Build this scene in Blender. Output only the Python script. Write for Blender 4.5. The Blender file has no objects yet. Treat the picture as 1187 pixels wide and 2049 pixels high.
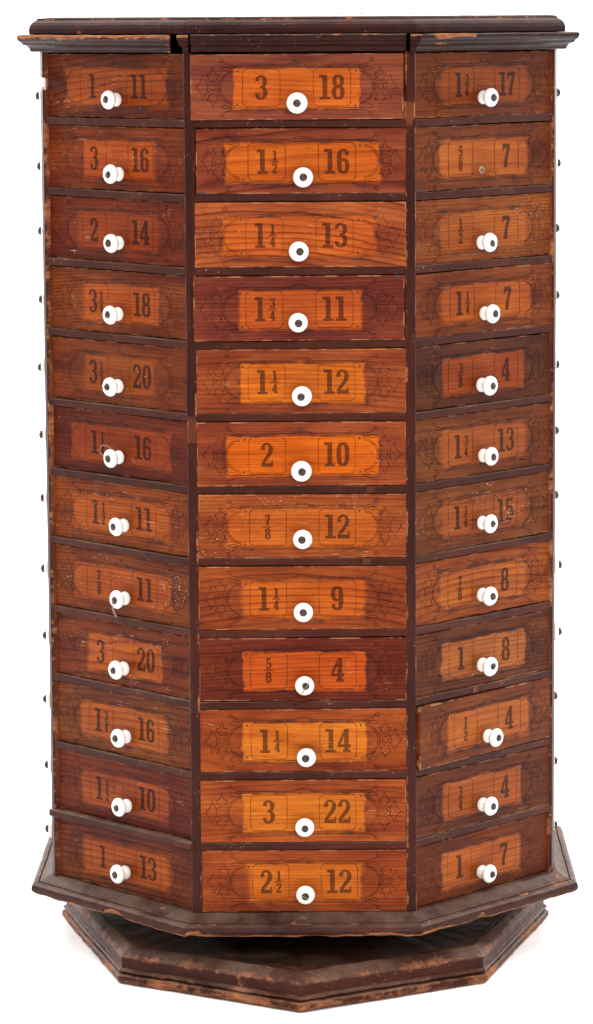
import bpy, math, random
from math import sin, cos, tan, pi, radians
from mathutils import Matrix, Vector, noise as mn
rnd = random.Random(7)
S = bpy.context.scene
COL = S.collection

# ------------------------------------------------------------------ camera
CAMP = Vector((0.0067, -3.6955, 1.0796)); PIT = 0.1266; YAW = 0.0024; ROLL = -0.0055
fwd = Vector((sin(YAW)*cos(PIT), cos(YAW)*cos(PIT), -sin(PIT)))
right = Vector((cos(YAW), -sin(YAW), 0)); up = right.cross(fwd)
cr = right*cos(ROLL) + up*sin(ROLL); cu = -right*sin(ROLL) + up*cos(ROLL)
cam_d = bpy.data.cameras.new('camera'); cam = bpy.data.objects.new('camera', cam_d); COL.objects.link(cam)
m = Matrix.Identity(4)
for i in range(3):
    m[i][0] = cr[i]; m[i][1] = cu[i]; m[i][2] = -fwd[i]; m[i][3] = CAMP[i]
cam.matrix_world = m
cam_d.sensor_fit = 'HORIZONTAL'; cam_d.sensor_width = 36
cam_d.lens = 6564.9/1187*36
cam_d.shift_x = -(628.6-593.5)/1187; cam_d.shift_y = -(1024.5-862.5)/1187
cam_d.clip_start = 0.05; cam_d.clip_end = 200
S.camera = cam

# ------------------------------------------------------------------ world, lamps, exposure
W = bpy.data.worlds.new('World'); S.world = W; W.use_nodes = True
bg = W.node_tree.nodes['Background']; bg.inputs[0].default_value = (1, 0.985, 0.97, 1); bg.inputs[1].default_value = 0.60
def lamp(name, loc, target, size, energy, color=(1, 1, 1), sy=None):
    l = bpy.data.lights.new(name, 'AREA'); l.shape = 'RECTANGLE'; l.size = size; l.size_y = sy or size
    l.energy = energy; l.color = color
    o = bpy.data.objects.new(name, l); COL.objects.link(o); o.location = loc
    o.rotation_euler = (Vector(target)-Vector(loc)).to_track_quat('-Z', 'Y').to_euler(); return o
lamp('front_softbox', (0.5, -3.7, 2.2), (0, 0, 0.60), 0.9, 62, (1, 0.97, 0.94), 0.9)
lamp('overhead_softbox', (0, 0.3, 3.6), (0, 0.3, 0), 5.0, 340, (1, 0.985, 0.97))
lamp('floor_fill_lamp', (-2.1, 1.5, 1.35), (-0.42, 0.0, 0.04), 1.2, 85)  # added pair of lamps that wash out the floor shadow beside the base
lamp('floor_fill_lamp', (2.1, 1.5, 1.35), (0.42, 0.0, 0.04), 1.2, 85)
S.view_settings.view_transform = 'Standard'; S.view_settings.look = 'None'
S.view_settings.exposure = 0; S.view_settings.gamma = 1; S.view_settings.use_curve_mapping = False

# ------------------------------------------------------------------ node helper
class NT:
    def __init__(s, tree): s.t = tree; s.n = tree.nodes; s.l = tree.links
    def node(s, typ, **kw):
        n = s.n.new(typ)
        for k, v in kw.items(): setattr(n, k, v)
        return n
    def put(s, sock, v):
        if v is None: return
        if isinstance(v, bpy.types.NodeSocket): s.l.new(v, sock)
        else:
            if hasattr(sock.default_value, '__len__') and len(sock.default_value) == 4 and not isinstance(v, (int, float)) and len(v) == 3: v = (*v, 1)
            if isinstance(v, (int, float)) and hasattr(sock.default_value, '__len__'): v = (v,)*len(sock.default_value)
            sock.default_value = v
    def m(s, op, a, b=None, c=None, clamp=False):
        n = s.node('ShaderNodeMath', operation=op); n.use_clamp = clamp
        for i, v in enumerate((a, b, c)): s.put(n.inputs[i], v)
        return n.outputs[0]
    def mix(s, f, a, b, blend='MIX'):
        n = s.node('ShaderNodeMix', data_type='RGBA', blend_type=blend)
        s.put(n.inputs[0], f); s.put(n.inputs[6], a); s.put(n.inputs[7], b); return n.outputs[2]
    def attr(s, name, typ='OBJECT', out='Fac'):
        n = s.node('ShaderNodeAttribute', attribute_type=typ, attribute_name=name); return n.outputs[out]
    def comb(s, x, y, z):
        n = s.node('ShaderNodeCombineXYZ')
        for i, v in enumerate((x, y, z)): s.put(n.inputs[i], v)
        return n.outputs[0]
    def sep(s, v):
        n = s.node('ShaderNodeSeparateXYZ'); s.put(n.inputs[0], v); return n.outputs
    def noise(s, vec, scale=1, detail=2, rough=0.5, dist=0, out=0):
        n = s.node('ShaderNodeTexNoise'); s.put(n.inputs['Vector'], vec); n.inputs['Scale'].default_value = scale
        n.inputs['Detail'].default_value = detail; n.inputs['Roughness'].default_value = rough; n.inputs['Distortion'].default_value = dist
        return n.outputs[out]
    def ss(s, v, lo, hi):
        n = s.node('ShaderNodeMapRange', interpolation_type='SMOOTHSTEP'); s.put(n.inputs[0], v); s.put(n.inputs[1], lo); s.put(n.inputs[2], hi)
        return n.outputs[0]
    def ramp(s, v, stops):
        n = s.node('ShaderNodeValToRGB'); cr_ = n.color_ramp
        while len(cr_.elements) < len(stops): cr_.elements.new(0.5)
        for e, (p, c) in zip(cr_.elements, stops):
            e.position = p; e.color = (c, c, c, 1) if isinstance(c, (int, float)) else (*c, 1)
        s.put(n.inputs[0], v); return n.outputs[0]

def srgb(r, g, b, k=1.0):
    f = lambda c: ((c/255+0.055)/1.055)**2.4 if c > 10 else c/255/12.92
    return (f(r)*k, f(g)*k*1.02, f(b)*k*0.80)

# ------------------------------------------------------------------ the drawer wood
def build_drawer_wood(kind):
    mt = bpy.data.materials.new({'wood': 'aged_pine', 'line': 'pressed_line', 'ink': 'stamped_numeral'}[kind]); mt.use_nodes = True
    N = NT(mt.node_tree); bs = N.n['Principled BSDF']
    tc = N.node('ShaderNodeTexCoord').outputs['Object']
    X, Y, Z = N.sep(tc)
    sd = N.attr('seed'); q = N.comb(N.m('ADD', X, N.m('MULTIPLY', sd, 3.1)), N.m('ADD', Y, sd), N.m('ADD', Z, N.m('MULTIPLY', sd, 1.7)))
    def scaled(v, a, b, c):
        n = N.node('ShaderNodeVectorMath', operation='MULTIPLY'); N.put(n.inputs[0], v); n.inputs[1].default_value = (a, b, c); return n.outputs[0]
    warp = N.noise(scaled(q, 5, 5, 30), 1, 2, 0.45)
    warp2 = N.noise(scaled(q, 11, 11, 80), 1, 3, 0.5)
    # growth rings : slanted, bowed and waving bands
    bow = N.m('MULTIPLY', N.m('POWER', N.m('ABSOLUTE', N.m('SUBTRACT', X, N.attr('bow_x'))), 2.0), N.attr('bow'))
    v0 = N.m('ADD', N.m('ADD', Z, N.m('MULTIPLY', X, N.m('MULTIPLY', N.attr('slant'), 0.5))), bow)
    v = N.m('ADD', N.m('MULTIPLY', v0, N.attr('rings')), N.m('ADD', N.m('MULTIPLY', warp, N.attr('wave')), N.m('MULTIPLY', warp2, 0.9)))
    fr = N.m('FRACT', v)
    late = N.ramp(fr, [(0, 0.06), (0.35, 0.0), (0.62, 0.2), (0.88, 1.0), (1.0, 0.1)])
    per = N.noise(N.comb(N.m('MULTIPLY', N.m('FLOOR', v), 3.37), sd, 0), 1, 0)
    per = N.ss(per, 0.25, 0.75)
    fib = N.noise(scaled(q, 16, 16, 560), 1, 4, 0.66)
    fib2 = N.noise(scaled(q, 60, 60, 420), 1, 3, 0.6)
    blot = N.noise(scaled(q, 9, 9, 38), 1, 5, 0.62)
    blot2 = N.noise(scaled(q, 40, 40, 70), 1, 4, 0.65)
    ringd = N.m('MULTIPLY', N.m('MULTIPLY', late, N.m('ADD', N.m('MULTIPLY', per, 0.6), 0.45)), N.attr('grain'))
    # paler field where a label plate once kept the varnish off
    jag = N.m('MULTIPLY', N.m('SUBTRACT', blot2, 0.5), 0.009)
    ax = N.m('SUBTRACT', N.m('ABSOLUTE', N.m('SUBTRACT', X, N.attr('panel_x'))), N.attr('panel_w'))
    az = N.m('SUBTRACT', N.m('ABSOLUTE', N.m('ADD', Z, 0.0022)), N.attr('panel_h'))
    dmax = N.m('ADD', N.m('MAXIMUM', ax, az), jag)
    soft = N.attr('panel_soft')
    pm = N.m('SUBTRACT', 1.0, N.ss(dmax, N.m('MULTIPLY', soft, -1.0), soft), clamp=True)
    outer = N.attr('outer_col', out='Color'); inner = N.attr('panel_col', out='Color')
    # varnish outside the plate is uneven
    blo = N.ss(blot, 0.3, 0.72)
    outer_v = N.mix(blo, N.mix(1.0, outer, (0.58, 0.44, 0.54), 'MULTIPLY'), N.mix(1.0, outer, (1.18, 1.24, 1.0), 'MULTIPLY'))
    inner_v = N.mix(N.ss(blot, 0.3, 0.75), N.mix(1.0, inner, (0.80, 0.68, 0.68), 'MULTIPLY'), N.mix(1.0, inner, (1.12, 1.16, 1.1), 'MULTIPLY'))
    colr = N.mix(pm, outer_v, inner_v)
    dark = N.mix(pm, (0.38, 0.25, 0.36), (0.48, 0.24, 0.22))
    colr = N.mix(ringd, colr, N.mix(1.0, colr, dark, 'MULTIPLY'))
    fm = N.ss(fib, 0.3, 0.7)
    colr = N.mix(N.m('MULTIPLY', N.m('SUBTRACT', 1.0, fm), 0.62), colr, N.mix(1.0, colr, (0.50, 0.40, 0.42), 'MULTIPLY'))
    colr = N.mix(N.m('MULTIPLY', N.ss(fib2, 0.56, 0.7), 0.22), colr, N.mix(1.0, colr, (1.5, 1.45, 1.4), 'MULTIPLY'))
    # grime that gathered along the plate's edge and in blots
    rim = N.m('SUBTRACT', 1.0, N.ss(N.m('ABSOLUTE', N.m('SUBTRACT', dmax, 0.0015)), 0.0004, 0.0042), clamp=True)
    gr = N.m('MULTIPLY', rim, N.ss(N.noise(scaled(q, 55, 55, 120), 1, 3, 0.6), 0.47, 0.66))
    gr = N.m('MULTIPLY', gr, 0.62)
    colr = N.mix(gr, colr, (0.022, 0.012, 0.014))
    sm = N.m('MULTIPLY', N.ss(N.noise(scaled(q, 30, 30, 85), 1, 3, 0.6), 0.60, 0.78), 0.55)
    colr = N.mix(sm, colr, N.mix(1.0, colr, (0.35, 0.28, 0.36), 'MULTIPLY'))
    # darker round the knob
    kx = N.m('SUBTRACT', X, N.attr('knob_x')); kz = N.m('SUBTRACT', Z, N.attr('knob_z'))
    kd = N.m('SQRT', N.m('ADD', N.m('MULTIPLY', kx, N.m('MULTIPLY', kx, 0.45)), N.m('MULTIPLY', kz, kz)))
    ks = N.m('MULTIPLY', N.m('SUBTRACT', 1.0, N.ss(N.m('ADD', kd, jag), 0.004, 0.017), clamp=True), 0.38)
    colr = N.mix(ks, colr, N.mix(1.0, colr, (0.32, 0.24, 0.28), 'MULTIPLY'))
    # worn arris of the board
    ex = N.m('SUBTRACT', N.attr('half_w'), N.m('ABSOLUTE', X)); ez = N.m('SUBTRACT', N.attr('half_h'), N.m('ABSOLUTE', Z))
    ed = N.m('MINIMUM', ex, ez)
    ew = N.m('MULTIPLY', N.m('SUBTRACT', 1.0, N.ss(ed, 0.0004, 0.0016), clamp=True), N.ss(N.noise(scaled(q, 60, 60, 60), 1, 3, 0.6), 0.48, 0.62))
    colr = N.mix(N.m('MULTIPLY', ew, 0.75), colr, (0.40, 0.17, 0.07))
    if kind == 'ink':
        worn = N.ss(N.noise(scaled(q, 260, 260, 420), 1, 4, 0.7), 0.56, 0.72)
        inkd = N.mix(N.m('MULTIPLY', worn, 0.55), N.attr('ink_col', out='Color'), (1, 1, 1))
        colr = N.mix(1.0, colr, inkd, 'MULTIPLY')
    if kind == 'line':
        worn = N.ss(N.noise(scaled(q, 90, 90, 120), 1, 3, 0.6), 0.40, 0.66)
        lk = N.mix(N.m('MULTIPLY', worn, 0.55), N.attr('line_col', out='Color'), (0.95, 0.93, 0.93))
        colr = N.mix(1.0, colr, lk, 'MULTIPLY')
    # paint flecks and scratches, with extra pale specks painted in for glossy sparkle
    cl = N.ss(N.noise(scaled(q, 22, 22, 40), 1, 2, 0.6), N.m('SUBTRACT', 0.68, N.attr('flecks')), 0.80)
    fk = N.m('MULTIPLY', N.ss(N.noise(scaled(q, 330, 330, 620), 1, 3, 0.6), 0.62, 0.68), cl)
    sc = N.m('MULTIPLY', N.ss(N.noise(scaled(q, 45, 45, 1500), 1, 1, 0.5), 0.735, 0.765), 0.8)
    fk = N.m('MAXIMUM', fk, N.m('MULTIPLY', sc, N.ss(cl, 0.02, 0.2)))
    colr = N.mix(N.m('MULTIPLY', fk, 0.85), colr, (0.62, 0.42, 0.28))
    N.put(bs.inputs['Base Color'], colr)
    ro = N.m('ADD', N.m('MULTIPLY', blot2, 0.36), 0.26)
    ro = N.m('ADD', ro, N.m('MULTIPLY', ringd, 0.08))
    N.put(bs.inputs['Roughness'], ro); bs.inputs['Specular IOR Level'].default_value = 0.07
    h = N.m('ADD', N.m('MULTIPLY', fib, 0.5), N.m('ADD', N.m('MULTIPLY', late, 0.35), N.m('MULTIPLY', blot2, 0.8)))
    h = N.m('ADD', h, N.m('MULTIPLY', fk, 0.6))
    b = N.node('ShaderNodeBump'); b.inputs['Strength'].default_value = 0.35; b.inputs['Distance'].default_value = 0.0006
    N.put(b.inputs['Height'], h); N.put(bs.inputs['Normal'], b.outputs[0])
    return mt
M_WOOD, M_LINE, M_INK = (build_drawer_wood(k) for k in ('wood', 'line', 'ink'))

# ------------------------------------------------------------------ dark trim, raw wood, small materials
def trim_material(name, c1, c2, raw=(0.30, 0.115, 0.045), dust_amt=0.7, rawbias=0.0, along='X', rough=0.42, spec=0.09, bump=0.5, soft=0.0):
    mt = bpy.data.materials.new(name); mt.use_nodes = True
    N = NT(mt.node_tree); bs = N.n['Principled BSDF']
    tc = N.node('ShaderNodeTexCoord').outputs['Object']
    sc_ = {'X': (1, 1, 1), 'Z': (1, 1, 1)}[along]
    def scaled(a, b, c):
        n = N.node('ShaderNodeVectorMath', operation='MULTIPLY'); N.put(n.inputs[0], tc); n.inputs[1].default_value = (a, b, c); return n.outputs[0]
    big = N.noise(scaled(9, 9, 9), 1, 4, 0.6)
    fin = N.noise(scaled(70, 70, 70) if along == 'X' else scaled(220, 220, 18), 1, 4, 0.65)
    strk = N.noise(scaled(40, 40, 600) if along == 'X' else scaled(700, 700, 14), 1, 3, 0.6)
    colr = N.mix(N.ss(big, 0.32, 0.68), c1, c2)
    colr = N.mix(1.0, colr, (0.47, 0.33, 0.27), 'MULTIPLY')
    colr = N.mix(N.m('MULTIPLY', N.ss(strk, 0.4, 0.65), 0.5), colr, N.mix(1.0, colr, (0.55, 0.5, 0.52), 'MULTIPLY'))
    colr = N.mix(N.m('MULTIPLY', N.ss(fin, 0.52, 0.68), 0.35), colr, N.mix(1.0, colr, (2.0, 1.6, 1.4), 'MULTIPLY'))
    # wear: an attribute says which edges are rubbed down to raw wood
    w = N.attr('wear', 'GEOMETRY')
    wn = N.noise(scaled(26, 26, 26), 1, 5, 0.68)
    wn2 = N.noise(scaled(190, 190, 190), 1, 3, 0.6)
    worn = N.ss(N.m('ADD', N.m('ADD', N.m('MULTIPLY', w, 0.45), rawbias), N.m('ADD', N.m('MULTIPLY', wn, 0.75), N.m('MULTIPLY', wn2, 0.25))), 0.70-soft, 0.77+soft)
    rawc = N.mix(N.ss(N.noise(scaled(60, 60, 300), 1, 3, 0.6), 0.35, 0.7), N.mix(1.0, raw, (0.5, 0.42, 0.4), 'MULTIPLY'), raw)
    colr = N.mix(worn, colr, rawc)
    # dust lying on faces that look up
    nz = N.sep(N.node('ShaderNodeNewGeometry').outputs['Normal'])[2]
    du = N.m('MULTIPLY', N.ss(nz, 0.25, 0.95), N.ss(N.noise(scaled(17, 17, 17), 1, 6, 0.72), 0.32, 0.66))
    du = N.m('MULTIPLY', du, dust_amt)
    colr = N.mix(du, colr, (0.125, 0.082, 0.056))
    fl = N.m('MULTIPLY', N.ss(N.noise(scaled(420, 420, 420), 1, 2, 0.6), 0.70, 0.74), 0.7)
    fl = N.m('MULTIPLY', fl, N.ss(N.noise(scaled(18, 18, 18), 1, 2, 0.5), 0.45, 0.6))
    colr = N.mix(fl, colr, (0.45, 0.33, 0.24))
    N.put(bs.inputs['Base Color'], colr)
    N.put(bs.inputs['Roughness'], N.m('ADD', N.m('ADD', N.m('MULTIPLY', fin, 0.2), rough-0.1), N.m('MULTIPLY', N.m('MAXIMUM', worn, du), 0.3), clamp=True))
    bs.inputs['Specular IOR Level'].default_value = spec
    b = N.node('ShaderNodeBump'); b.inputs['Strength'].default_value = bump; b.inputs['Distance'].default_value = 0.0009
    N.put(b.inputs['Height'], N.m('ADD', N.m('ADD', fin, N.m('MULTIPLY', strk, 0.5)), N.m('MULTIPLY', worn, -0.7))); N.put(bs.inputs['Normal'], b.outputs[0])
    return mt
DK1, DK2 = (0.050, 0.0155, 0.0145), (0.092, 0.026, 0.020)
M_TRIM = trim_material('dark_varnish_trim', (0.027, 0.0080, 0.0075), (0.050, 0.0135, 0.0100), dust_amt=0.5)
M_RAIL = trim_material('dark_rail_paint', (0.066, 0.019, 0.013), (0.120, 0.034, 0.021), dust_amt=0.95, rawbias=-0.04)
M_POST = trim_material('dark_post_paint', (0.058, 0.0180, 0.0140), (0.095, 0.027, 0.018), along='Z', rawbias=-0.02)
M_LOWER = trim_material('dusty_moulding', (0.050, 0.018, 0.016), (0.095, 0.027, 0.021), dust_amt=0.6)
M_BASE = trim_material('dusty_base', (0.052, 0.020, 0.016), (0.105, 0.034, 0.022), raw=(0.30, 0.115, 0.05), dust_amt=0.66, soft=0.04)
M_TOP = trim_material('polished_top', (0.038, 0.011, 0.010), (0.072, 0.018, 0.014), rough=0.38, dust_amt=0.25)
M_PANEL = trim_material('polished_panel', (0.060, 0.018, 0.016), (0.115, 0.028, 0.022), rough=0.22, dust_amt=0.0, spec=0.6, bump=0.05)
def simple(name, colr, rough=0.5, met=0.0, spec=0.5, var=0.0, scale=60, coat=0):
    mt = bpy.data.materials.new(name); mt.use_nodes = True
    N = NT(mt.node_tree); bs = N.n['Principled BSDF']
    tc = N.node('ShaderNodeTexCoord').outputs['Object']
    n = N.noise(tc, scale, 4, 0.6)
    c = N.mix(N.ss(n, 0.35, 0.68), tuple(x*(1-var) for x in colr), tuple(min(1, x*(1+var)) for x in colr))
    N.put(bs.inputs['Base Color'], c); N.put(bs.inputs['Roughness'], N.m('ADD', N.m('MULTIPLY', n, 0.2), rough-0.1, clamp=True))
    bs.inputs['Metallic'].default_value = met; bs.inputs['Specular IOR Level'].default_value = spec
    if coat: bs.inputs['Coat Weight'].default_value = coat; bs.inputs['Coat Roughness'].default_value = 0.08
    return mt
M_RAW = trim_material('raw_edge_wood', (0.15, 0.050, 0.026), (0.30, 0.115, 0.052), dust_amt=0.2, along='Z')
M_PORC = simple('white_porcelain', (0.70, 0.665, 0.62), 0.14, var=0.03, scale=30)
M_SCREW = simple('tarnished_iron', (0.042, 0.027, 0.020), 0.45, met=0.1, spec=0.3, var=0.5, scale=260)
M_NAIL = simple('rusty_nail', (0.025, 0.017, 0.014), 0.6, met=0.2, var=0.4, scale=300)
M_BOX = simple('drawer_box_pine', (0.22, 0.12, 0.06), 0.7, var=0.25)
M_INNER = simple('dark_inner_wood', (0.05, 0.022, 0.012), 0.75, var=0.3)
M_SIDE = trim_material('back_panel_wood', (0.12, 0.035, 0.018), (0.17, 0.052, 0.025))
M_WHITE = simple('white_sweep_paper', (0.94, 0.945, 0.95), 0.9, spec=0.0, var=0.003, scale=3)
M_THREAD = simple('pale_thread', (0.28, 0.20, 0.15), 0.8)

# ------------------------------------------------------------------ mesh helpers
class MB:
    def __init__(s): s.v = []; s.f = []; s.mi = []; s.sm = []; s.w = []
    def add(s, vs, fs, mi=0, smooth=False, wear=0.0):
        o = len(s.v); s.v += [tuple(p) for p in vs]; s.w += (list(wear) if isinstance(wear, (list, tuple)) else [wear]*len(vs))
        for f in fs: s.f.append(tuple(i+o for i in f)); s.mi.append(mi); s.sm.append(smooth)
    def box(s, x0, x1, y0, y1, z0, z1, mi=0, wear=0.0):
        vs = [(x, y, z) for x in (x0, x1) for y in (y0, y1) for z in (z0, z1)]
        s.add(vs, [(0, 1, 3, 2), (4, 6, 7, 5), (0, 4, 5, 1), (2, 3, 7, 6), (0, 2, 6, 4), (1, 5, 7, 3)], mi, False, wear)
    def build(s, name, mats, parent=None, label=None):
        me = bpy.data.meshes.new(name); me.from_pydata(s.v, [], s.f)
        for mt in (mats if isinstance(mats, (list, tuple)) else [mats]): me.materials.append(mt)
        me.polygons.foreach_set('material_index', s.mi); me.polygons.foreach_set('use_smooth', s.sm)
        a = me.attributes.new('wear', 'FLOAT', 'POINT'); a.data.foreach_set('value', s.w)
        me.update()
        o = bpy.data.objects.new(name, me); COL.objects.link(o)
        if parent: o.parent = parent
        if label: o['label'] = label
        return o
T8 = tan(pi/8)
def rectloft(mb, x0, x1, z0, z1, y_front, y_back, r, mi=0, nx=1):
    """bevelled board: front face towards -y"""
    rings = [(0, y_back), (0, y_front+r), (r*0.3, y_front+r*0.3), (r, y_front)]
    vs = []; fs = []
    for ins, y in rings: vs += [(x0+ins, y, z0+ins), (x1-ins, y, z0+ins), (x1-ins, y, z1-ins), (x0+ins, y, z1-ins)]
    for i in range(3):
        for j in range(4):
            a = i*4+j; b = i*4+(j+1) % 4; fs.append((a, b, b+4, a+4))
    fs.append((12, 13, 14, 15)); fs.append((3, 2, 1, 0))
    mb.add(vs, fs, mi)

def ribbon(mb, pts, w, y, mi, closed=False):
    n = len(pts); ws = w if isinstance(w, (list, tuple)) else [w]*n
    vs = []
    for i, p in enumerate(pts):
        a = pts[(i-1) % n] if (closed or i > 0) else p; b = pts[(i+1) % n] if (closed or i < n-1) else p
        d1 = Vector((p[0]-a[0], p[1]-a[1])); d2 = Vector((b[0]-p[0], b[1]-p[1]))
        d1 = d1.normalized() if d1.length > 1e-9 else d2.normalized(); d2 = d2.normalized() if d2.length > 1e-9 else d1
        t = d1+d2; t = t.normalized() if t.length > 1e-6 else d1
        nn = Vector((-t.y, t.x)); k = 1/max(0.55, nn.dot(Vector((-d1.y, d1.x)))); h = ws[i]/2*k
        vs += [(p[0]+nn.x*h, y, p[1]+nn.y*h), (p[0]-nn.x*h, y, p[1]-nn.y*h)]
    fs = []
    for i in range(n if closed else n-1):
        j = (i+1) % n; fs.append((2*i, 2*i+1, 2*j+1, 2*j))
    mb.add(vs, fs, mi)

def smoothpath(pts, sub=5, closed=False):
    """catmull-rom; points may carry a width as third value"""
    n = len(pts); out = []
    for i in range(n if closed else n-1):
        P = [pts[(i+k) % n] if closed else pts[min(max(i+k, 0), n-1)] for k in (-1, 0, 1, 2)]
        for s_ in range(sub):
            t = s_/sub; q = []
            for c in range(len(P[0])):
                p0, p1, p2, p3 = (p[c] for p in P)
                q.append(0.5*((2*p1)+(-p0+p2)*t+(2*p0-5*p1+4*p2-p3)*t*t+(-p0+3*p1-3*p2+p3)*t**3))
            out.append(tuple(q))
    if not closed: out.append(tuple(pts[-1]))
    return out

# ------------------------------------------------------------------ stamped slab-serif numerals, height 1
def oval(cx, cy, rx, ry, wt, wh, n=28, e=2.6):
    P = []
    for i in range(n):
        a = 2*pi*i/n; c, s_ = cos(a), sin(a)
        x = abs(c)**(2/e)*(1 if c > 0 else -1); y = abs(s_)**(2/e)*(1 if s_ > 0 else -1)
        P.append((cx+rx*x, cy+ry*y, wh+(wt-wh)*abs(c)**0.8))
    return ('c', P)
G = {
 '0': (0.52, [oval(.26, .5, .165, .452, .17, .095)]),
 '1': (0.46, [('l', [(.25, .04, .18), (.25, 1.0, .18)]), ('l', [(.04, .045, .09), (.46, .045, .09)]), ('l', [(.03, .945, .11), (.2, .945, .11)])]),
 '2': (0.52, [('s', [(.10, .70, .16), (.10, .82, .14), (.16, .93, .10), (.27, .955, .09), (.385, .88, .13), (.42, .74, .17), (.385, .58, .16), (.27, .40, .13), (.14, .22, .12), (.09, .10, .12)]), ('l', [(.03, .07, .14), (.49, .07, .14)]), ('l', [(.47, .03, .06), (.47, .26, .06)])]),
 '3': (0.50, [('s', [(.09, .76, .15), (.10, .87, .12), (.17, .945, .09), (.27, .955, .09), (.38, .88, .13), (.405, .75, .17), (.38, .62, .13), (.30, .54, .09), (.20, .53, .08)]), ('s', [(.20, .53, .08), (.31, .51, .10), (.40, .42, .14), (.42, .29, .17), (.39, .14, .14), (.29, .05, .09), (.18, .05, .09), (.10, .12, .12), (.09, .25, .15)])]),
 '4': (0.54, [('l', [(.36, .04, .17), (.36, 1.0, .17)]), ('l', [(.33, .97, .10), (.06, .34, .10)]), ('l', [(.02, .28, .11), (.53, .28, .11)]), ('l', [(.22, .045, .09), (.53, .045, .09)])]),
 '5': (0.50, [('l', [(.08, .925, .15), (.45, .925, .15)]), ('l', [(.11, .98, .08), (.10, .48, .08)]), ('s', [(.10, .52, .07), (.18, .60, .08), (.29, .61, .09), (.39, .52, .14), (.42, .34, .17), (.39, .15, .14), (.29, .05, .09), (.17, .05, .09), (.10, .12, .12), (.09, .24, .15)])]),
 '6': (0.52, [oval(.265, .305, .155, .26, .16, .09), ('s', [(.41, .74, .14), (.40, .86, .12), (.34, .94, .09), (.26, .955, .09), (.155, .90, .13), (.11, .74, .165), (.105, .5, .17), (.11, .3, .17)])]),
 '7': (0.48, [('l', [(.03, .915, .17), (.46, .915, .17)]), ('l', [(.05, .98, .06), (.05, .70, .06)]), ('s', [(.42, .86, .10), (.33, .66, .14), (.25, .42, .16), (.215, .20, .17), (.21, .01, .17)])]),
 '8': (0.52, [oval(.26, .745, .145, .212, .155, .085), oval(.26, .275, .165, .235, .165, .085)]),
}
_g9 = []
for kd_, pts_ in G['6'][1]: _g9.append((kd_, [(.52-x, 1-y, w_) for x, y, w_ in pts_]))
G['9'] = (0.52, _g9)
def text(mb, s, cx, z0, h, y, mi=2, sx=1.0, fat=1.0):
    gap = 0.045
    tot = sum(G[c][0] for c in s)+gap*(len(s)-1); x = cx-tot*h*sx/2
    for c in s:
        wd, st = G[c]
        for k, (kind, pts) in enumerate(st):
            if kind == 's': pts = smoothpath(pts, 4)
            P = [(x+px*h*sx, z0+pz*h) for px, pz, _ in pts]
            ribbon(mb, P, [w_*h*fat*1.10 for _, _, w_ in pts], y-0.00004*k, mi, kind == 'c')
        x += (wd+gap)*h*sx

def fraction(mb, num, den, cx, zc, h, y, mi=2, fat=1.0):
    text(mb, num, cx, zc+0.13*h, h, y, mi, 1.0, fat); text(mb, den, cx, zc-1.13*h, h, y, mi, 1.0, fat)
    ribbon(mb, [(cx-0.42*h, zc), (cx+0.42*h, zc)], 0.10*h, y, mi)

# ------------------------------------------------------------------ pressed ornament (units: 1/1860 m)
U = 1/1860
def ornament(mb, y, lw, dx=0.0, dz=0.0, mi=1, box_top=35.0):
    def R(pts, sgn=1, closed=False, w=lw, k=0):
        ribbon(mb, [((sgn*x)*U+dx, z*U+dz) for x, z in (pts if sgn > 0 else pts)], w, y-0.00002*k, mi, closed)
    def circ(cx, cz, r, sgn, n=18, w=lw): R([(cx+r*cos(2*pi*i/n), cz+r*sin(2*pi*i/n)) for i in range(n)], sgn, True, w)
    for sg in (1, -1):
        # scroll ends running into the long border
        circ(145, 50.5, 3.6, sg, 12); circ(145, -54.5, 3.6, sg, 12)
        R(smoothpath([(141.5, 48.5), (137, 44.5), (130, 41.8), (120, 40.6)])+[(21, 40.6)], sg)
        R(smoothpath([(21, 40.6), (14, 43.6), (7, 45.6), (0, 46)]), sg)
        R([(137, 38.2), (128, 37.4), (0, 37.4)], sg)
        R(smoothpath([(17, 40.2), (10, 42), (0, 42.6)]), sg, w=lw*0.8)
        R(smoothpath([(141.5, -52.5), (136, -48), (128, -45.8), (120, -45)])+[(0, -45)], sg)
        R([(134, -42), (124, -41.4), (0, -41.4)], sg)
        # leaf buds
        R([(147, 34), (139, 38.3), (124, 34.5), (139, 30.5)], sg, True, lw*0.9); R([(147, -39), (139, -34.5), (124, -38), (139, -42.5)], sg, True, lw*0.9)
        # double C arcs
        for rx, rz in ((33, 33), (29.6, 30)):
            R([(117+rx*sin(a), -2+rz*cos(a)) for a in [pi*i/22 for i in range(1, 22)]], sg)
        R([(121, 40), (121, 31)], sg); R([(121, -35), (121, -41)], sg)
        # rosette with three leaves
        cx, cz = 161.3, -1
        circ(cx, cz, 11.5, sg, 22); circ(cx, cz, 6.2, sg, 16)
        for vs_ in (1, -1):
            pet = [(-5.5, 13.5), (-11.5, 25), (-4.5, 25.5), (0, 39), (4.5, 25.5), (11.5, 25), (5.5, 13.5)]
            R([(cx+a, cz+b*vs_) for a, b in pet], sg)
        R([(cx+a, cz+b) for a, b in [(10.5, 6), (20.5, 24), (22, 12), (33, 0), (22, -12), (20.5, -24), (10.5, -6)]], sg)
        R([(cx-12, cz+9), (cx-8.5, cz+19)], sg); R([(cx-12, cz-9), (cx-8.5, cz-19)], sg)
        # numeral cartouche with clipped corners
        x0, x1, z1_, z0_ = 32, 104, 34.5, -38.5; c = 6.5
        R([(x0+c, z1_), (x1-c, z1_), (x1, z1_-c), (x1, z0_+c), (x1-c, z0_), (x0+c, z0_), (x0, z0_+c), (x0, z1_-c)], sg, True, lw*0.95)

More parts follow.
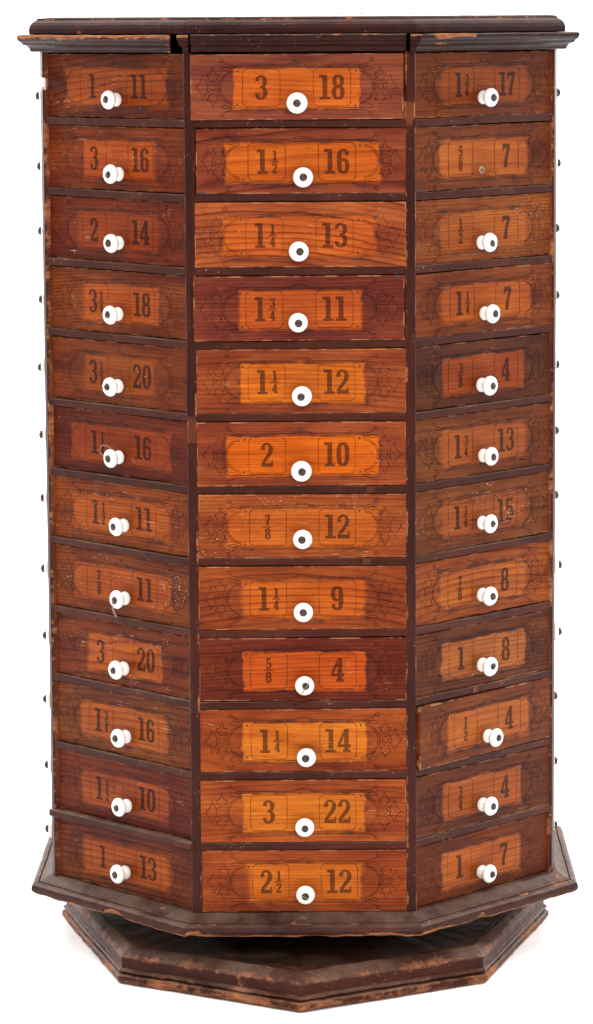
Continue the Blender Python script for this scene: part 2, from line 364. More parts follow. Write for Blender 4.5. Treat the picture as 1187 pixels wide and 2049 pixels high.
# ------------------------------------------------------------------ setting
FLOOR = 0.0402
mb = MB(); mb.add([(-8, -7, FLOOR), (8, -7, FLOOR), (8, 2.0, FLOOR), (-8, 2.0, FLOOR)], [(0, 1, 2, 3)])
g = mb.build('ground', M_WHITE); g['kind'] = 'structure'
mb = MB(); vs = []; fs = []
prof = [(2.0, FLOOR)]+[(2.0+1.2*sin(a), FLOOR+1.2*(1-cos(a))) for a in [pi/2*i/16 for i in range(1, 17)]]+[(3.2, 5.0)]
for y, z in prof: vs += [(-8, y, z), (8, y, z)]
for i in range(len(prof)-1): fs.append((2*i, 2*i+1, 2*i+3, 2*i+2))
mb.add(vs, fs, 0, True); g = mb.build('backdrop', M_WHITE); g['kind'] = 'structure'

# ------------------------------------------------------------------ the cabinet
A = 0.2807; RV = A/cos(pi/8); P = 0.0768; Z1 = 0.9704; RAILH = 0.0077
root = bpy.data.objects.new('revolving_cabinet', None); COL.objects.link(root); root.location = (0, 0, 0)
root.empty_display_size = 0.1
root['label'] = 'eight-sided revolving wooden bolt cabinet of numbered drawers with white knobs on a turned base'
root['category'] = 'cabinet'

def jit(p, s=1.0, f=40):
    return Vector((mn.noise(Vector(p)*f), mn.noise(Vector(p)*f+Vector((9, 3, 1))), mn.noise(Vector(p)*f+Vector((2, 7, 5)))))*s

def octa_seg(mb, prof, a, t0, t1, mitre0=True, mitre1=True, n=26, mi=0, amp=0.0004, off=(0, 0), wearf=None, chips=None, ysc=1.0):
    """one face of a moulding: prof = [(apothem, z, wear)], from fraction t0 to t1 of the face; mitred ends follow the corner"""
    nx, ny = sin(a), -cos(a); dx, dy = cos(a), sin(a)
    vs = []; ws = []; m_ = len(prof)
    for i in range(n+1):
        u = i/n
        for ap, z, w in prof:
            e0 = t0*(ap*T8 if mitre0 else A*T8); e1 = t1*(ap*T8 if mitre1 else A*T8)
            if mitre1 == 'x': e1 = (t1-nx*ap)/dx
            t = e0+(e1-e0)*u
            p = Vector((off[0]+nx*ap+dx*t, off[1]+ny*ap+dy*t, z))
            if ap > 0.01:
                j = jit((p.x, p.y, z*0.3), amp*0.6, 14)+jit(p, amp*(0.4+1.3*w), 75)
                if chips:
                    for ct, cw, cd, cz in chips:   # bites out of the edge
                        k = max(0, 1-abs((t-ct)/cw))**0.6*max(0, 1-abs(z-cz[0])/cz[1])
                        j += Vector((-nx, -ny, 0.8))*cd*k*(0.7+0.5*mn.noise(p*160)); w = max(w, min(1.6, k*3))
                if 0 < i < n or True: p += Vector((j.x*abs(nx)+j.x*0.2, j.y*abs(ny)+j.y*0.2, j.z)) if not chips else j
            p.y *= ysc
            vs.append(p); ws.append(w if wearf is None else w*wearf(t))
    fs = [(i*m_+j, (i+1)*m_+j, (i+1)*m_+j+1, i*m_+j+1) for i in range(n) for j in range(m_-1)]
    fs.append(tuple(range(m_))); fs.append(tuple(n*m_+j for j in reversed(range(m_))))
    mb.add(vs, fs, mi, False, ws)

# profile angles of the body octagon: faces at k*45deg, camera side is k=0
def FA(k): return 0.0063+k*pi/4
def rlist(pr): return [(r*cos(pi/8), z, w) for r, z, w in pr]

# --- added core that keeps the light out from between the drawers
mb = MB(); vs = []
for z in (0.100, 1.045):
    for k in range(8):
        a = FA(k)+pi/8; vs.append((0.245*sin(a), -0.245*cos(a), z))
mb.add(vs, [tuple(range(8))[::-1], tuple(range(8, 16))]+[(k, (k+1) % 8, (k+1) % 8+8, k+8) for k in range(8)])
mb.build('light_block_core', M_INNER, root)
# --- three faces turned away
for k in (3, 4, 5):
    mb = MB(); mb.box(-0.111, 0.111, -0.2795, -0.262, 0.124, 1.0405)
    o = mb.build('back_panel', M_SIDE, root); o.rotation_euler = (0, 0, FA(k))

# --- lower moulding fixed under the drawers
FL = [(0.262, 0.1262, 0.1), (0.2825, 0.1260, 0.15), (0.2860, 0.1238, 0.25), (0.2920, 0.1204, 0.15), (0.2958, 0.1188, 0.3), (0.2964, 0.1172, 0.1), (0.2976, 0.1184, 0.45), (0.3010, 0.1178, 0.30), (0.3040, 0.1155, 0.15),
      (0.3056, 0.1120, 0.1), (0.3050, 0.1085, 0.25), (0.3032, 0.1062, 0.9), (0.3000, 0.1052, 1.0), (0.24, 0.1050, 0.1)]
mb = MB()
chipL = [(0.012, 0.018, 0.006, (0.105, 0.010))]
for k in range(8):
    a = FA(k)-radians(0.9)
    octa_seg(mb, FL, a, -1, 1, n=34, amp=0.0007, off=(0.003, 0), chips=chipL if k == 7 else ([(-0.118, 0.010, 0.0025, (0.105, 0.009)), (0.09, 0.02, 0.002, (0.104, 0.008))] if k == 0 else ([(-0.03, 0.008, 0.003, (0.106, 0.008)), (-0.1, 0.03, 0.002, (0.104, 0.008))] if k == 1 else None)))
mb.build('lower_moulding', M_LOWER, root)

# --- base: a second octagon, corner to the front
BP = [(0.2775, FLOOR+0.0004, 0.5), (0.2800, 0.0420, 0.62), (0.2818, 0.0450, 0.55), (0.2815, 0.0490, 0.45), (0.2800, 0.0506, 0.6), (0.2762, 0.0516, 0.1), (0.2785, 0.0528, 0.3), (0.2798, 0.0545, 0.35), (0.2785, 0.0562, 0.3), (0.2765, 0.0572, 0.1),
      (0.2758, 0.0590, 0.1), (0.2762, 0.0640, 0.1), (0.2768, 0.0685, 0.35), (0.2755, 0.0702, 0.5), (0.2725, 0.0730, 0.35), (0.2680, 0.0760, 0.15), (0.2645, 0.0780, 0.2), (0.2620, 0.0784, 0.3), (0.2600, 0.0770, 0.5), (0.2590, 0.0720, 0.2), (0.0, 0.0716, 0.0)]
base = None
mb = MB()
for k in range(8):
    octa_seg(mb, rlist(BP), FA(k)+pi/8-radians(1.2), -1, 1, n=34, amp=0.0008, off=(0.002, 0.0), ysc=1.295)
# bottom side closed by a flat sheet
vs = [(0.274*sin(FA(k))+0.002, -0.274*1.29*cos(FA(k)), FLOOR+0.0008) for k in range(8)]
mb.add(vs, [tuple(range(8))[::-1]])
base = mb.build('base', M_BASE, root, 'octagonal foot turned with a corner to the front, rubbed to raw wood along its lower edge')
mb = MB(); n = 28
for r, z0, z1 in ((0.105, 0.0718, 0.082), (0.055, 0.082, 0.104)):
    vs = [(r*cos(2*pi*i/n), r*sin(2*pi*i/n), z) for z in (z0, z1) for i in range(n)]
    mb.add(vs, [(i, (i+1) % n, (i+1) % n+n, i+n) for i in range(n)]+[tuple(range(n, 2*n))], 0, False)
mb.build('pivot', M_INNER, root)

# --- cornice in separate lengths
CP = [(0.250, 1.0585, 0.3), (0.3282, 1.0583, 0.9), (0.3294, 1.0572, 0.7), (0.3292, 1.0545, 0.35), (0.3272, 1.0518, 0.15), (0.3246, 1.0502, 0.1), (0.3236, 1.0490, 0.25), (0.3230, 1.0478, 0.30), (0.3195, 1.0468, 0.05), (0.3165, 1.0450, 0.05), (0.3148, 1.0428, 0.1), (0.3142, 1.0410, 0.25), (0.3130, 1.0402, 0.2), (0.250, 1.0402, 0)]
CPR = rlist(CP)
def wleft(t): return 1.35
def piece(k, t0, t1, m0, m1, dz=0.0, dout=0.0, wf=None, tilt=0.0, chips=None):
    mb = MB(); octa_seg(mb, [(a_+dout if a_ > 0.28 else a_, z+dz, w) for a_, z, w in CPR], FA(k), t0, t1, m0, m1, n=44, amp=0.0004, wearf=wf, chips=chips)
    return mb.build('cornice_moulding', M_TRIM, root)
o = piece(-1, -1, -0.1316, True, 'x', wf=wleft); o['label'] = 'length of cornice moulding with its top edge split off to raw wood'
o = piece(0, -1.0, -0.985, True, False, wf=wleft); o['label'] = 'short stub of cornice moulding at the corner'
o = piece(0, -0.962, 0.945, False, False, dz=0.0006, wf=lambda t: 0.55)
mb = MB()
octa_seg(mb, CPR, FA(0), 0.985, 1.0, False, True, n=6, amp=0.0004)
octa_seg(mb, CPR, FA(1), -1, 1, True, True, n=44, amp=0.0004, wearf=lambda t: 1.45 if -0.105 < t < -0.045 else 0.3)
o = mb.build('cornice_moulding', M_TRIM, root); o['label'] = 'length of cornice moulding with a rough brown scrape'
for k in (2, 3, 4, 5, 6): piece(k, -1, 1, True, True, wf=lambda t: 0.4)

# --- top board and raised centre panel
TP = [(0.0, 1.0592, 0), (0.3130, 1.0592, 0.2), (0.3142, 1.0602, 0.25), (0.3143, 1.0650, 0.1), (0.3128, 1.0688, 0.1), (0.3102, 1.0716, 0.1), (0.3072, 1.0734, 0.15), (0.3052, 1.0742, 0.45), (0.3050, 1.0756, 0.35), (0.3040, 1.0762, 0.3), (0.0, 1.0762, 0.0)]
mb = MB()
for k in range(8): octa_seg(mb, rlist(TP), FA(k)+radians(0.5), -1, 1, n=14, amp=0.00035, off=(-0.002, 0))
mb.build('top_board', M_TOP, root)
TP2 = [(0.0, 1.0763, 0), (0.2990, 1.0763, 0.2), (0.2992, 1.0767, 0.4), (0.2500, 1.0791, 0.1), (0.2, 1.0792, 0.0), (0.0, 1.0792, 0)]
mb = MB()
for k in range(8): octa_seg(mb, rlist(TP2), FA(k)+radians(0.5), -1, 1, n=10, amp=0.00004, off=(0.002, 0.004))
mb.build('top_panel', M_PANEL, root)

# --- posts at the corners
def post(kv, cuts=(), label=None):
    """kv: corner angle index + 0.5; cuts = [(ztop, zbottom, push_in, material, chip)]"""
    a = FA(kv); nx, ny = sin(a), -cos(a); dx, dy = cos(a), sin(a)
    mb = MB(); zt, zb = 1.0403, 0.1215
    zs = sorted(set([zt, zb]+[c for cut in cuts for c in cut[:2]]+[zb+(zt-zb)*i/60 for i in range(61)]))
    sec = [(-0.0062, 0.2780), (-0.0058, 0.3006), (-0.0050, 0.3018), (-0.0036, 0.3024), (0.0036, 0.3024), (0.0050, 0.3018), (0.0058, 0.3006), (0.0062, 0.2780)]
    wr = [0.1, 0.45, 0.5, 0.15, 0.15, 0.5, 0.45, 0.1]
    def inset(z0, z1):
        for c in cuts:
            if z1 <= c[0]+1e-6 and z0 >= c[1]-1e-6: return c[2], c[3]
        return 0, 0
    m_ = len(sec)
    for i in range(len(zs)-1):
        z0, z1 = zs[i], zs[i+1]; ins, mi = inset(z0, z1)
        vs = []; ws = []
        for z in (z0, z1):
            for (u, r), w in zip(sec, wr):
                rr = r-(ins if r > 0.29 else 0)
                jx = mn.noise(Vector((z*30, kv, u*100)))*0.0003
                vs.append((nx*rr+dx*(u+jx), ny*rr+dy*(u+jx), z)); ws.append(w)
        for j in range(m_-1):
            fm = 1 if j in (0, m_-2) else mi
            mb.add([vs[j], vs[j+1], vs[m_+j+1], vs[m_+j]], [(0, 1, 2, 3)], fm, False, [ws[j], ws[j+1], ws[j+1], ws[j]])
        pi_, _ = inset(zs[i-1], z0) if i > 0 else (0, 0)
        if abs(pi_-ins) > 1e-6 or i == 0:
            mb.add(vs[:m_], [tuple(range(m_))], 1)
            vv = [(x+nx*(ins-pi_), y+ny*(ins-pi_), z) if 0 < j < m_-1 else (x, y, z) for j, (x, y, z) in enumerate(vs[:m_])]
            mb.add([vv[j] for j in range(m_)], [tuple(reversed(range(m_)))], 1)
    mb.add(vs[m_:], [tuple(range(m_))], 0)
    return mb.build('post', [M_POST, M_RAW], root, label)
post(-1.5, [(1.012, 0.999, 0.0042, 1)], 'corner post with a small piece broken out near the top')
post(-0.5, [(0.661, 0.632, 0.0012, 1)])
post(0.5, [(0.989, 0.963, 0.0030, 1)], 'corner post with a bare raw-wood patch below the cornice')
post(1.5)
for k in (2.5, 3.5, 4.5, 5.5): post(k)

# --- rails between the drawers
for k in (-2, -1, 0, 1, 2):
    for r in range(11):
        mb = MB(); zt = Z1-r*P; outp = 0.0; label = None
        hw = 0.1108; y_f = -(A-0.0008)
        zz0, zz1 = zt-RAILH, zt
        if k == -1 and r == 10: outp = 0.0055; hw = 0.1150; label = 'loose rail standing proud of the face with thick dust on top'
        n = 30; vs = []; ws = []; nseg = n
        rg = rnd.uniform(-0.0006, 0.0006); sag = rnd.uniform(-0.0005, 0.0005)
        sec = [(-0.235, zz1), (y_f-outp+0.0008, zz1), (y_f-outp, zz1-0.0007), (y_f-outp, zz0+0.0006), (y_f-outp+0.0006, zz0), (-0.235, zz0)]
        wr = [0.2, 0.55, 0.35, 0.05, 0.25, 0]
        for i in range(n+1):
            x = -hw+2*hw*i/n
            for (y, z), w in zip(sec, wr):
                j = mn.noise(Vector((x*60, k*5+r, z*200)))
                vs.append((x, y+(j*0.0003 if y < -0.24 else 0), z+rg*(x/hw)+sag*(1-(x/hw)**2)+j*0.0001)); ws.append(w*(0.7+0.9*abs(mn.noise(Vector((x*25, r*3.3, k))))))
        m_ = len(sec)
        fs = [(i*m_+j, i*m_+(j+1) % m_, (i+1)*m_+(j+1) % m_, (i+1)*m_+j) for i in range(n) for j in range(m_)]
        fs += [tuple(range(m_))[::-1], tuple(n*m_+j for j in range(m_))]
        mb.add(vs, fs, 0, False, ws)
        # light repairs let into a rail
        if (k, r) in ((0, 5), (0, 6), (1, 8)):
            xr = {(0, 5): 0.0725, (0, 6): 0.068, (1, 8): -0.016}[(k, r)]
            mb.box(xr-0.0042, xr+0.0042, y_f-0.0006, y_f+0.002, zz0+0.0007, zz1-0.0003, 1)
        o = mb.build('rail', [M_RAIL, M_RAW], root, label); o.rotation_euler = (0, 0, FA(k))

# ------------------------------------------------------------------ drawers
def lathe(mb, prof, n, y0=0, mi=0, cx=0, cz=0, smooth=True):
    """prof = [(radius, y)] about the -y axis"""
    vs = []; m_ = len(prof)
    for i in range(n):
        a = 2*pi*i/n
        for r, y in prof: vs.append((cx+r*cos(a), y0+y, cz+r*sin(a)))
    fs = [(i*m_+j, i*m_+j+1, ((i+1) % n)*m_+j+1, ((i+1) % n)*m_+j) for i in range(n) for j in range(m_-1)]
    mb.add(vs, fs, mi, smooth)
KP = [(0.0001, 0.0), (0.0066, 0.0), (0.0073, -0.0010), (0.0076, -0.0026), (0.0071, -0.0045), (0.0058, -0.0063), (0.0048, -0.0076), (0.0047, -0.0088), (0.0060, -0.0100), (0.0085, -0.0108), (0.0098, -0.0120), (0.0103, -0.0135), (0.0101, -0.0150), (0.0090, -0.0166), (0.0072, -0.0176), (0.0050, -0.0181), (0.0037, -0.0177), (0.0001, -0.0175)]
mb = MB(); lathe(mb, KP, 40); knob_mesh = mb.build('knob', M_PORC).data
def screw_mesh():
    mb = MB(); R = 0.0040; n = 26
    # domed head cut by a slot
    vs = []; rows = 7
    for i in range(n):
        a = 2*pi*i/n
        for j in range(rows):
            b = pi/2*j/(rows-1); r = R*cos(b); vs.append([r*cos(a), -0.0027*sin(b), r*sin(a)])
    for p in vs:
        if abs(p[2]) < 0.00055 and math.hypot(p[0], p[2]) < R*0.93: p[1] = min(0, p[1]+0.0011)
    mb.add(vs, [(i*rows+j, i*rows+j+1, ((i+1) % n)*rows+j+1, ((i+1) % n)*rows+j) for i in range(n) for j in range(rows-1)], 0, True)
    # slot as a dark bar lying in the groove
    mb.box(-R*0.86, R*0.86, -0.0023, -0.0004, -0.00042, 0.00042, 1)
    return mb
sm_ = screw_mesh().build('screw', [M_SCREW, M_NAIL]); screw_data = sm_.data
knob_proto = [o for o in COL.objects if o.name == 'knob'][0]
COL.objects.unlink(knob_proto); COL.objects.unlink(sm_)
bpy.data.objects.remove(knob_proto); bpy.data.objects.remove(sm_)

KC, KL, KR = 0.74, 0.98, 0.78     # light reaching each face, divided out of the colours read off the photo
# (numbers), outer sRGB, panel sRGB, rings/m, wave, grain, slant, bow, dx, pull, flecks, panel x, panel half w, softness, line darkness
C = [
 (('3', '', '', '18'), (155, 78, 60), (218, 104, 38), 150, 3.0, .55, .10, .0, -.0025, .0060, .02, -.001, .0655, .0006, 1),
 (('1', '1', '2', '16'), (150, 70, 48), (208, 98, 32), 70, 3.2, 1.0, -.06, 1.2, .0020, .0010, .04, .000, .0800, .0010, 1),
 (('1', '1', '4', '13'), (178, 90, 52), (205, 98, 45), 115, 2.6, 1.0, .02, 1.5, .000, .0015, .09, -.002, .0800, .0020, .5),
 (('1', '3', '4', '11'), (135, 60, 47), (200, 92, 42), 190, 2.2, .6, -.02, .0, -.0018, .0022, .09, .001, .0640, .0015, 1),
 (('1', '1', '4', '12'), (165, 80, 45), (218, 112, 38), 140, 2.6, .7, .05, .6, .000, .0008, .03, .001, .0650, .0010, .6),
 (('2', '', '', '10'), (158, 74, 44), (222, 103, 20), 270, 1.4, .7, .0, .0, .000, .0010, .12, .001, .0800, .0012, .8),
 (('', '7', '8', '12'), (168, 82, 42), (200, 97, 36), 190, 1.8, .6, .01, .3, .001, .0002, .30, -.001, .0800, .0030, .9),
 (('1', '1', '4', '9'), (160, 75, 38), (205, 98, 38), 100, 2.6, .9, .12, 1.6, .000, .0006, .10, .001, .0650, .0030, .7),
 (('', '5', '8', '4'), (122, 48, 30), (202, 86, 28), 180, 2.2, .9, -.03, .5, .000, .0004, .08, .001, .0655, .0006, .8),
 (('1', '1', '4', '14'), (166, 76, 34), (222, 120, 42), 60, 2.8, .55, .08, -1.6, .000, .0000, .20, .001, .0655, .0010, 1.1),
 (('3', '', '', '22'), (178, 86, 40), (216, 116, 40), 150, 2.2, .6, .02, .9, -.001, .0004, .10, .001, .0650, .0010, 1),
 (('2', '1', '2', '12'), (170, 78, 38), (214, 110, 40), 230, 1.6, .6, .01, .0, .001, .0000, .03, .000, .0600, .0030, .9)]
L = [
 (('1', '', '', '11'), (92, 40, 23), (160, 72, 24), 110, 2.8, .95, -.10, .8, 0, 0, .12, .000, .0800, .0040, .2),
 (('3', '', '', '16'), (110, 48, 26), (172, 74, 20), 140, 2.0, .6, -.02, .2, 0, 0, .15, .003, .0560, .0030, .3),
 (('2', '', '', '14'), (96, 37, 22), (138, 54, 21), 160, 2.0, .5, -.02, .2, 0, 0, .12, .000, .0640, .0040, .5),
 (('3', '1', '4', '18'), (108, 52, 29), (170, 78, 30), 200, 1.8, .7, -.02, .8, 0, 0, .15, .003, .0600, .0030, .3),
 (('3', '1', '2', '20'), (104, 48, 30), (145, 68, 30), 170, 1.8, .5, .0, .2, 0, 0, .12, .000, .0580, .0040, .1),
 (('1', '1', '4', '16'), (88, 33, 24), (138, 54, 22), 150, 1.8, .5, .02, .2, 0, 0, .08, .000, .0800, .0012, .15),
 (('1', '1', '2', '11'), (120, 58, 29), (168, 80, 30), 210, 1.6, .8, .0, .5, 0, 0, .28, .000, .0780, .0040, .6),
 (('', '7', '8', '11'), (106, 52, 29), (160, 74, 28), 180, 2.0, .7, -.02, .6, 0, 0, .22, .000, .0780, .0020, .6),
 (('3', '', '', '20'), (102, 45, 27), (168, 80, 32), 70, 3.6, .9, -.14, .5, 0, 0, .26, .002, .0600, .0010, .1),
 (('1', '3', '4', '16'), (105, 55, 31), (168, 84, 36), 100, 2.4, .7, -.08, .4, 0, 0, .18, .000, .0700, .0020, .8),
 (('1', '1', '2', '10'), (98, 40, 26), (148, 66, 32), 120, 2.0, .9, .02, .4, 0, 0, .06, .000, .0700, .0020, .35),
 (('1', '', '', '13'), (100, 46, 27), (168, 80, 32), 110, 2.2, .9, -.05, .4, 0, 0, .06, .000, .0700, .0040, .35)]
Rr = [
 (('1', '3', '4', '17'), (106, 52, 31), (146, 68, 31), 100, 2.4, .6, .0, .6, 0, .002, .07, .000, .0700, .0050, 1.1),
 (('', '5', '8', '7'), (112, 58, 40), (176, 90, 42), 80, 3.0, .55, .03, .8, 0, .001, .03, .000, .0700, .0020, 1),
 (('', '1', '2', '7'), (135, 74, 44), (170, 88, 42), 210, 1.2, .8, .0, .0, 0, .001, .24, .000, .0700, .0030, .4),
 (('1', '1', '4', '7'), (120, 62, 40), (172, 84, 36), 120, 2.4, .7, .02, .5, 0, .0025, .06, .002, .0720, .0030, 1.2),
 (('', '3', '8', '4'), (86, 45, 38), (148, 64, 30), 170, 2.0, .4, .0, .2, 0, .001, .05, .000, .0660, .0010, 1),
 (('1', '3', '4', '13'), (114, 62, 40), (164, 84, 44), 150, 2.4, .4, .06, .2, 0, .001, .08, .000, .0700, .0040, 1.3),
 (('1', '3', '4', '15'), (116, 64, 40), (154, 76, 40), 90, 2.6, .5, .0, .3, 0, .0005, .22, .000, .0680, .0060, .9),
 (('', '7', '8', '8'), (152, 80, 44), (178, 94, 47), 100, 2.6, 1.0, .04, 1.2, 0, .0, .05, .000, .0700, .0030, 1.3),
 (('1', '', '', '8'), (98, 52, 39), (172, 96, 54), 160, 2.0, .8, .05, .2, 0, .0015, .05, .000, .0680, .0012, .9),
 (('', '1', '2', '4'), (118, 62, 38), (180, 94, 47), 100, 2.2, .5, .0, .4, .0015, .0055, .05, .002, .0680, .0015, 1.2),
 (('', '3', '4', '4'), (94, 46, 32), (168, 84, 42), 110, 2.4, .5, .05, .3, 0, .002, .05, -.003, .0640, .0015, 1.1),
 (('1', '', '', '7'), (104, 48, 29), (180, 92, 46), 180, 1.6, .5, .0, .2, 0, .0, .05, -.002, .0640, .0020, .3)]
KZC = [-.241, .755, 1.755, 2.721, 3.720, 4.745, 5.686, 6.688, 7.717, 8.723, 9.707, 10.668]
KTC = [-.0027, .0030, -.0010, -.0025, .0001, .0002, -.0002, .0009, .0025, .0026, .0006, .0017]
KZL = [-.264, .759, 1.706, 2.693, 3.701, 4.699, 5.651, 6.687, 7.691, 8.664, 9.660, 10.635]
KTL = [.0220, .0243, .0229, .0206, .0191, .0191, .0256, .0257, .0226, .0243, .0244, .0206]
KZR = [-.268, .73, 1.731, 2.715, 3.712, 4.706, 5.652, 6.677, 7.668, 8.693, 9.680, 10.664]
KTR = [-.0209, -.02, -.0222, -.0188, -.0218, -.0193, -.0207, -.0197, -.0212, -.0162, -.0209, -.0199]
spell = {'1/2': 'one half', '1/4': 'one quarter', '3/4': 'three quarters', '7/8': 'seven eighths', '5/8': 'five eighths', '3/8': 'three eighths'}

def tube(mb, pts, r, n=6, mi=0):
    vs = []; m_ = len(pts)
    for i, p in enumerate(pts):
        p = Vector(p); d = (Vector(pts[min(i+1, m_-1)])-Vector(pts[max(i-1, 0)])).normalized()
        a = d.orthogonal().normalized(); b = d.cross(a)
        for j in range(n): vs.append(p+(a*cos(2*pi*j/n)+b*sin(2*pi*j/n))*r)
    mb.add(vs, [(i*n+j, i*n+(j+1) % n, (i+1)*n+(j+1) % n, (i+1)*n+j) for i in range(m_-1) for j in range(n)], mi, True)

def drawer(k, r, spec, kt, kz, recess, K, label=None):
    nums, oc, pc, rings, wave, grain, slant, bow, dx, pull, fleck, px, pw, soft, ld = spec
    zt = Z1-(r-1)*P-RAILH-0.0009; zb = Z1-r*P+0.0005
    if r == 11: zb += 0.0006
    hh = (zt-zb)/2; zc = (zt+zb)/2; hw = 0.1101
    face = A-recess+pull
    mb = MB()
    rectloft(mb, -hw, hw, -hh, hh, 0, 0.011, 0.0009)
    # the box behind the front
    mb.add([(-0.095, 0.011, -hh+.003), (0.095, 0.011, -hh+.003), (0.095, 0.011, hh-.008), (-0.095, 0.011, hh-.008), (-0.085, 0.033, -hh+.003), (0.085, 0.033, -hh+.003), (0.085, 0.033, hh-.008), (-0.085, 0.033, hh-.008)],
           [(0, 4, 5, 1), (1, 5, 6, 2), (2, 6, 7, 3), (3, 7, 4, 0), (4, 7, 6, 5)], 4)
    kx = kt; kzl = kz-zc
    if nums is not None:
        ornament(mb, -0.00012, 0.00072 if k == 0 else 0.00090, px*0.4, rnd.uniform(-.0004, .0004))
        y = -0.00018; H = 0.0252; zn = -0.0132
        a, nu, de, b = nums
        bx = px*0.4
        if a and nu:
            text(mb, a, -0.0415+bx, zn, H, y); fraction(mb, nu, de, -0.0282+bx, zn+H/2-0.0003, 0.0103, y, 2, 1.2)
        elif a: text(mb, a, -0.0368+bx, zn, H, y)
        else: fraction(mb, nu, de, -0.0368+bx, zn+H/2-0.0003, 0.0116, y, 2, 1.15)
        text(mb, b, 0.0362+bx, zn, H, y, 2, 1.06)
        # pins that held the label plate
        for nx_, nz_ in ((-.061, .0158), (-.061, -.0190), (.061, .0155), (.061, -.0192)):
            if rnd.random() < 0.85: lathe(mb, [(0.0011, 0), (0.0009, -0.0005), (0.00001, -0.0007)], 8, -0.0001, 3, nx_+px*0.5+rnd.uniform(-.001, .001), nz_+rnd.uniform(-.0008, .0008))
        if (k, r) in ((0, 0), (0, 5), (-1, 2), (-1, 4), (1, 0), (-1, 8), (-1, 7), (1, 7)):
            lathe(mb, [(0.0016, 0), (0.0013, -0.0007), (0.00001, -0.0010)], 10, -0.0001, 3, px-0.002, 0.026)
        if (k, r) == (0, 1): mb.box(-hw+.001, -hw+.009, -0.0002, 0.002, -hh-.0001, -hh+.0016, 3)
        if (k, r) == (1, 1): mb.box(-hw+.001, -hw+.010, -0.0002, 0.002, -hh-.0001, -hh+.0022, 3)
        if (k, r) == (0, 3): mb.box(hw-.010, hw-.004, -0.0002, 0.002, hh-.0024, hh+.0001, 3)
    lab = None
    if label: lab = label
    o = mb.build('drawer', [M_WOOD, M_LINE, M_INK, M_NAIL, M_BOX], root, lab)
    a_ = FA(k); n_ = (sin(a_), -cos(a_)); d_ = (cos(a_), sin(a_))
    o.location = (n_[0]*face+d_[0]*dx, n_[1]*face+d_[1]*dx, zc)
    tw = {(0, 0): 0.012, (1, 9): 0.022, (0, 3): 0.004}.get((k, r), rnd.uniform(-.0025, .0025))
    o.rotation_euler = (0, rnd.uniform(-.0022, .0022), a_+tw)
    kx -= dx
    o['seed'] = rnd.uniform(0, 30); o['rings'] = float(rings)*(1.0 if rings < 100 else 1.35); o['wave'] = float(wave)*0.62; o['grain'] = float(grain); o['slant'] = float(slant)
    o['bow'] = float(bow)*0.5; o['bow_x'] = rnd.uniform(-.05, .05); o['panel_x'] = float(px)+0.0005; o['panel_w'] = float(pw); o['panel_h'] = 0.0212; o['panel_soft'] = float(soft)*1.5
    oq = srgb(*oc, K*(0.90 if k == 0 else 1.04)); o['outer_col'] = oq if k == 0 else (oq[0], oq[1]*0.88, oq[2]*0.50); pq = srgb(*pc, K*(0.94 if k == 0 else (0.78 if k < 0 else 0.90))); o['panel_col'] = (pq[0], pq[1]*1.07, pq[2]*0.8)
    o['flecks'] = float(fleck); o['half_w'] = hw; o['half_h'] = hh; o['knob_x'] = kx; o['knob_z'] = kzl
    ik = 0.22 if k != 0 else 0.27
    o['ink_col'] = (ik, ik*1.05, ik*1.5); q_ = 0.56-0.40*min(1, ld); o['line_col'] = (q_, q_*0.9, q_)
    if (k, r) == (1, 1):
        mb = MB()   # splintered screw hole where a knob is missing
        lathe(mb, [(0.0016, 0.004), (0.0018, 0.0), (0.0019, -0.0003), (0.0026, -0.0006), (0.0033, -0.0004), (0.0040, 0.0001)], 12, -0.0002, 0, kx, kzl, False)
        mb.v = [(x+rnd.uniform(-.0008, .0008), y+rnd.uniform(-.0003, .0002), z+rnd.uniform(-.0008, .0008)) for x, y, z in mb.v]
        lathe(mb, [(0.0018, -0.0006), (0.00001, -0.00065)], 10, -0.0002, 1, kx, kzl)
        h = mb.build('screw_hole', [M_BOX, M_NAIL], o); return o
    kn = bpy.data.objects.new('knob', knob_mesh); COL.objects.link(kn); kn.parent = o; kn.location = (kx, 0.0, kzl)
    kn.rotation_euler = (rnd.uniform(-.05, .05), rnd.uniform(0, 6.28), rnd.uniform(-.05, .05)); s_ = rnd.uniform(.97, 1.03)
    if (k, r) in ((0, 0), (0, 5)): s_ = 1.06
    kn.scale = (s_, s_, s_)
    sc = bpy.data.objects.new('screw', screw_data); COL.objects.link(sc); sc.parent = o; sc.location = (kx+rnd.uniform(-.0006, .0006), -0.0176*s_, kzl+rnd.uniform(-.0005, .0005))
    sc.rotation_euler = (rnd.uniform(-.08, .08), rnd.uniform(0, 3.14), rnd.uniform(-.08, .08)); g_ = rnd.uniform(.93, 1.05); sc.scale = (g_, g_, g_)
    if abs(k) == 2: sc.scale = (1.25, 1.6, 1.25); sc.location.y -= 0.0006
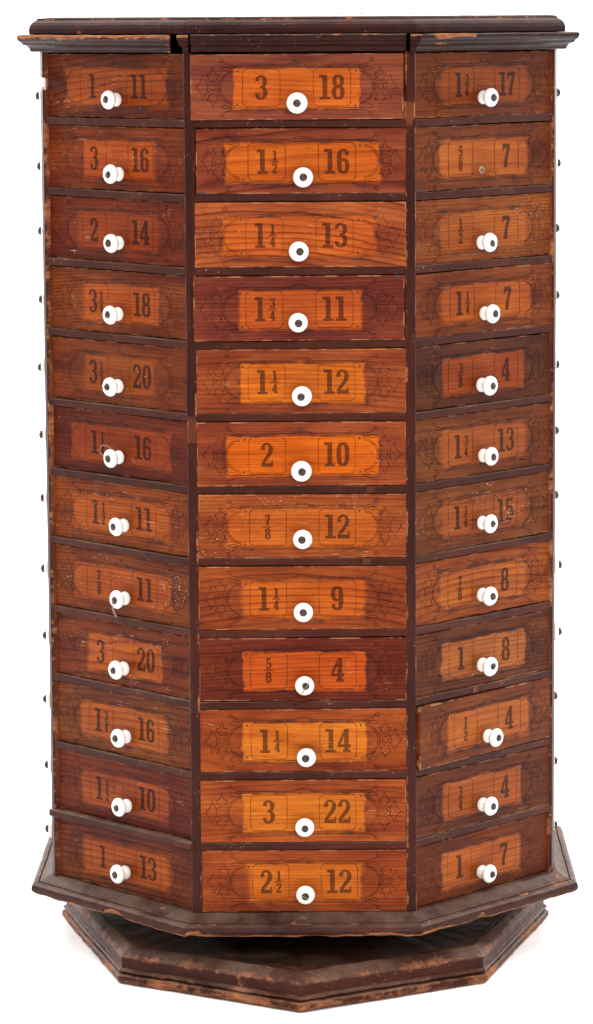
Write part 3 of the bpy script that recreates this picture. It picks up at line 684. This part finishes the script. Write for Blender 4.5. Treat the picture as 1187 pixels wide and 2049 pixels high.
    th = {(-1, 7): [(0, -.021, 0), (.001, -.022, -.004), (.0022, -.0225, -.009), (.0042, -.022, -.014), (.006, -.021, -.018)],
          (-1, 5): [(-.002, -.020, .001), (-.014, -.017, .006), (-.013, -.016, .012), (-.006, -.017, .014), (.002, -.015, .011)],
          (0, 8): [(.001, -.0205, -.002), (-.003, -.0205, -.006), (-.005, -.0200, -.008), (.002, -.0205, .002), (.004, -.0205, .008)],
          (0, 11): [(-.014, -.0195, .006), (-.007, -.0205, .003), (.0, -.0212, -.001), (.006, -.0200, -.002)]}.get((k, r))
    if th:
        mb = MB(); P_ = smoothpath(th, 5); tube(mb, [(x+kx, y, z+kzl) for x, y, z in P_], 0.00028)
        if (k, r) == (-1, 7): tube(mb, [(x+kx+.0008, y+.0004, z*.92+kzl) for x, y, z in P_], 0.0004)
        mb.build('thread', M_THREAD, o)
    return o
def words(n, side):
    a, nu, de, b = n
    t = (a+' ' if a else '')+(nu+'/'+de if nu else '')
    return 'drawer stamped %s and %s %s' % (t.strip(), b, side)
def kz_of(fr, face): # knob height from the row fraction, corrected for how far it stands out
    z = Z1-fr*P; return z-(0.308-face)*(1.08-z)/3.4
for r in range(12):
    drawer(0, r, C[r], KTC[r], kz_of(KZC[r], A+.016), 0.0014, KC, words(C[r][0], 'on the front face, row %d from the top' % (r+1)))
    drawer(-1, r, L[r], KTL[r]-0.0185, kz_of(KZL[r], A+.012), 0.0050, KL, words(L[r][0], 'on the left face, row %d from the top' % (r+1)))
    rec = 0.0042
    drawer(1, r, Rr[r], KTR[r]+0.0165, kz_of(KZR[r], A+.013), rec, KR, words(Rr[r][0], 'on the right face, row %d from the top' % (r+1))+(', its knob missing' if r == 1 else ''))
for k in (-2, 2):
    for r in range(12):
        sp = (None,)+L[(r*5+k) % 12][1:]
        drawer(k, r, sp, rnd.uniform(-.004, .004), kz_of(KZL[r], A+.012), ((0.0085 if r < 4 else 0.0062) if k == -2 else (0.0052 if r in (7, 8) else 0.0085)), KL)

# --- screw heads on the top
for x, y in ((-0.052, -0.16), (0.05, 0.12), (0.072, 0.10), (0.122, -0.14), (0.20, 0.02)):
    mb = MB(); lathe(mb, [(0.0052, 0), (0.0048, -0.0010), (0.0030, -0.0019), (0.0001, -0.0023)], 18)
    mb.v = [(a, -c, -b) for a, b, c in mb.v]
    o = mb.build('top_screw', M_SCREW, root); o.location = (x, y, 1.0780)
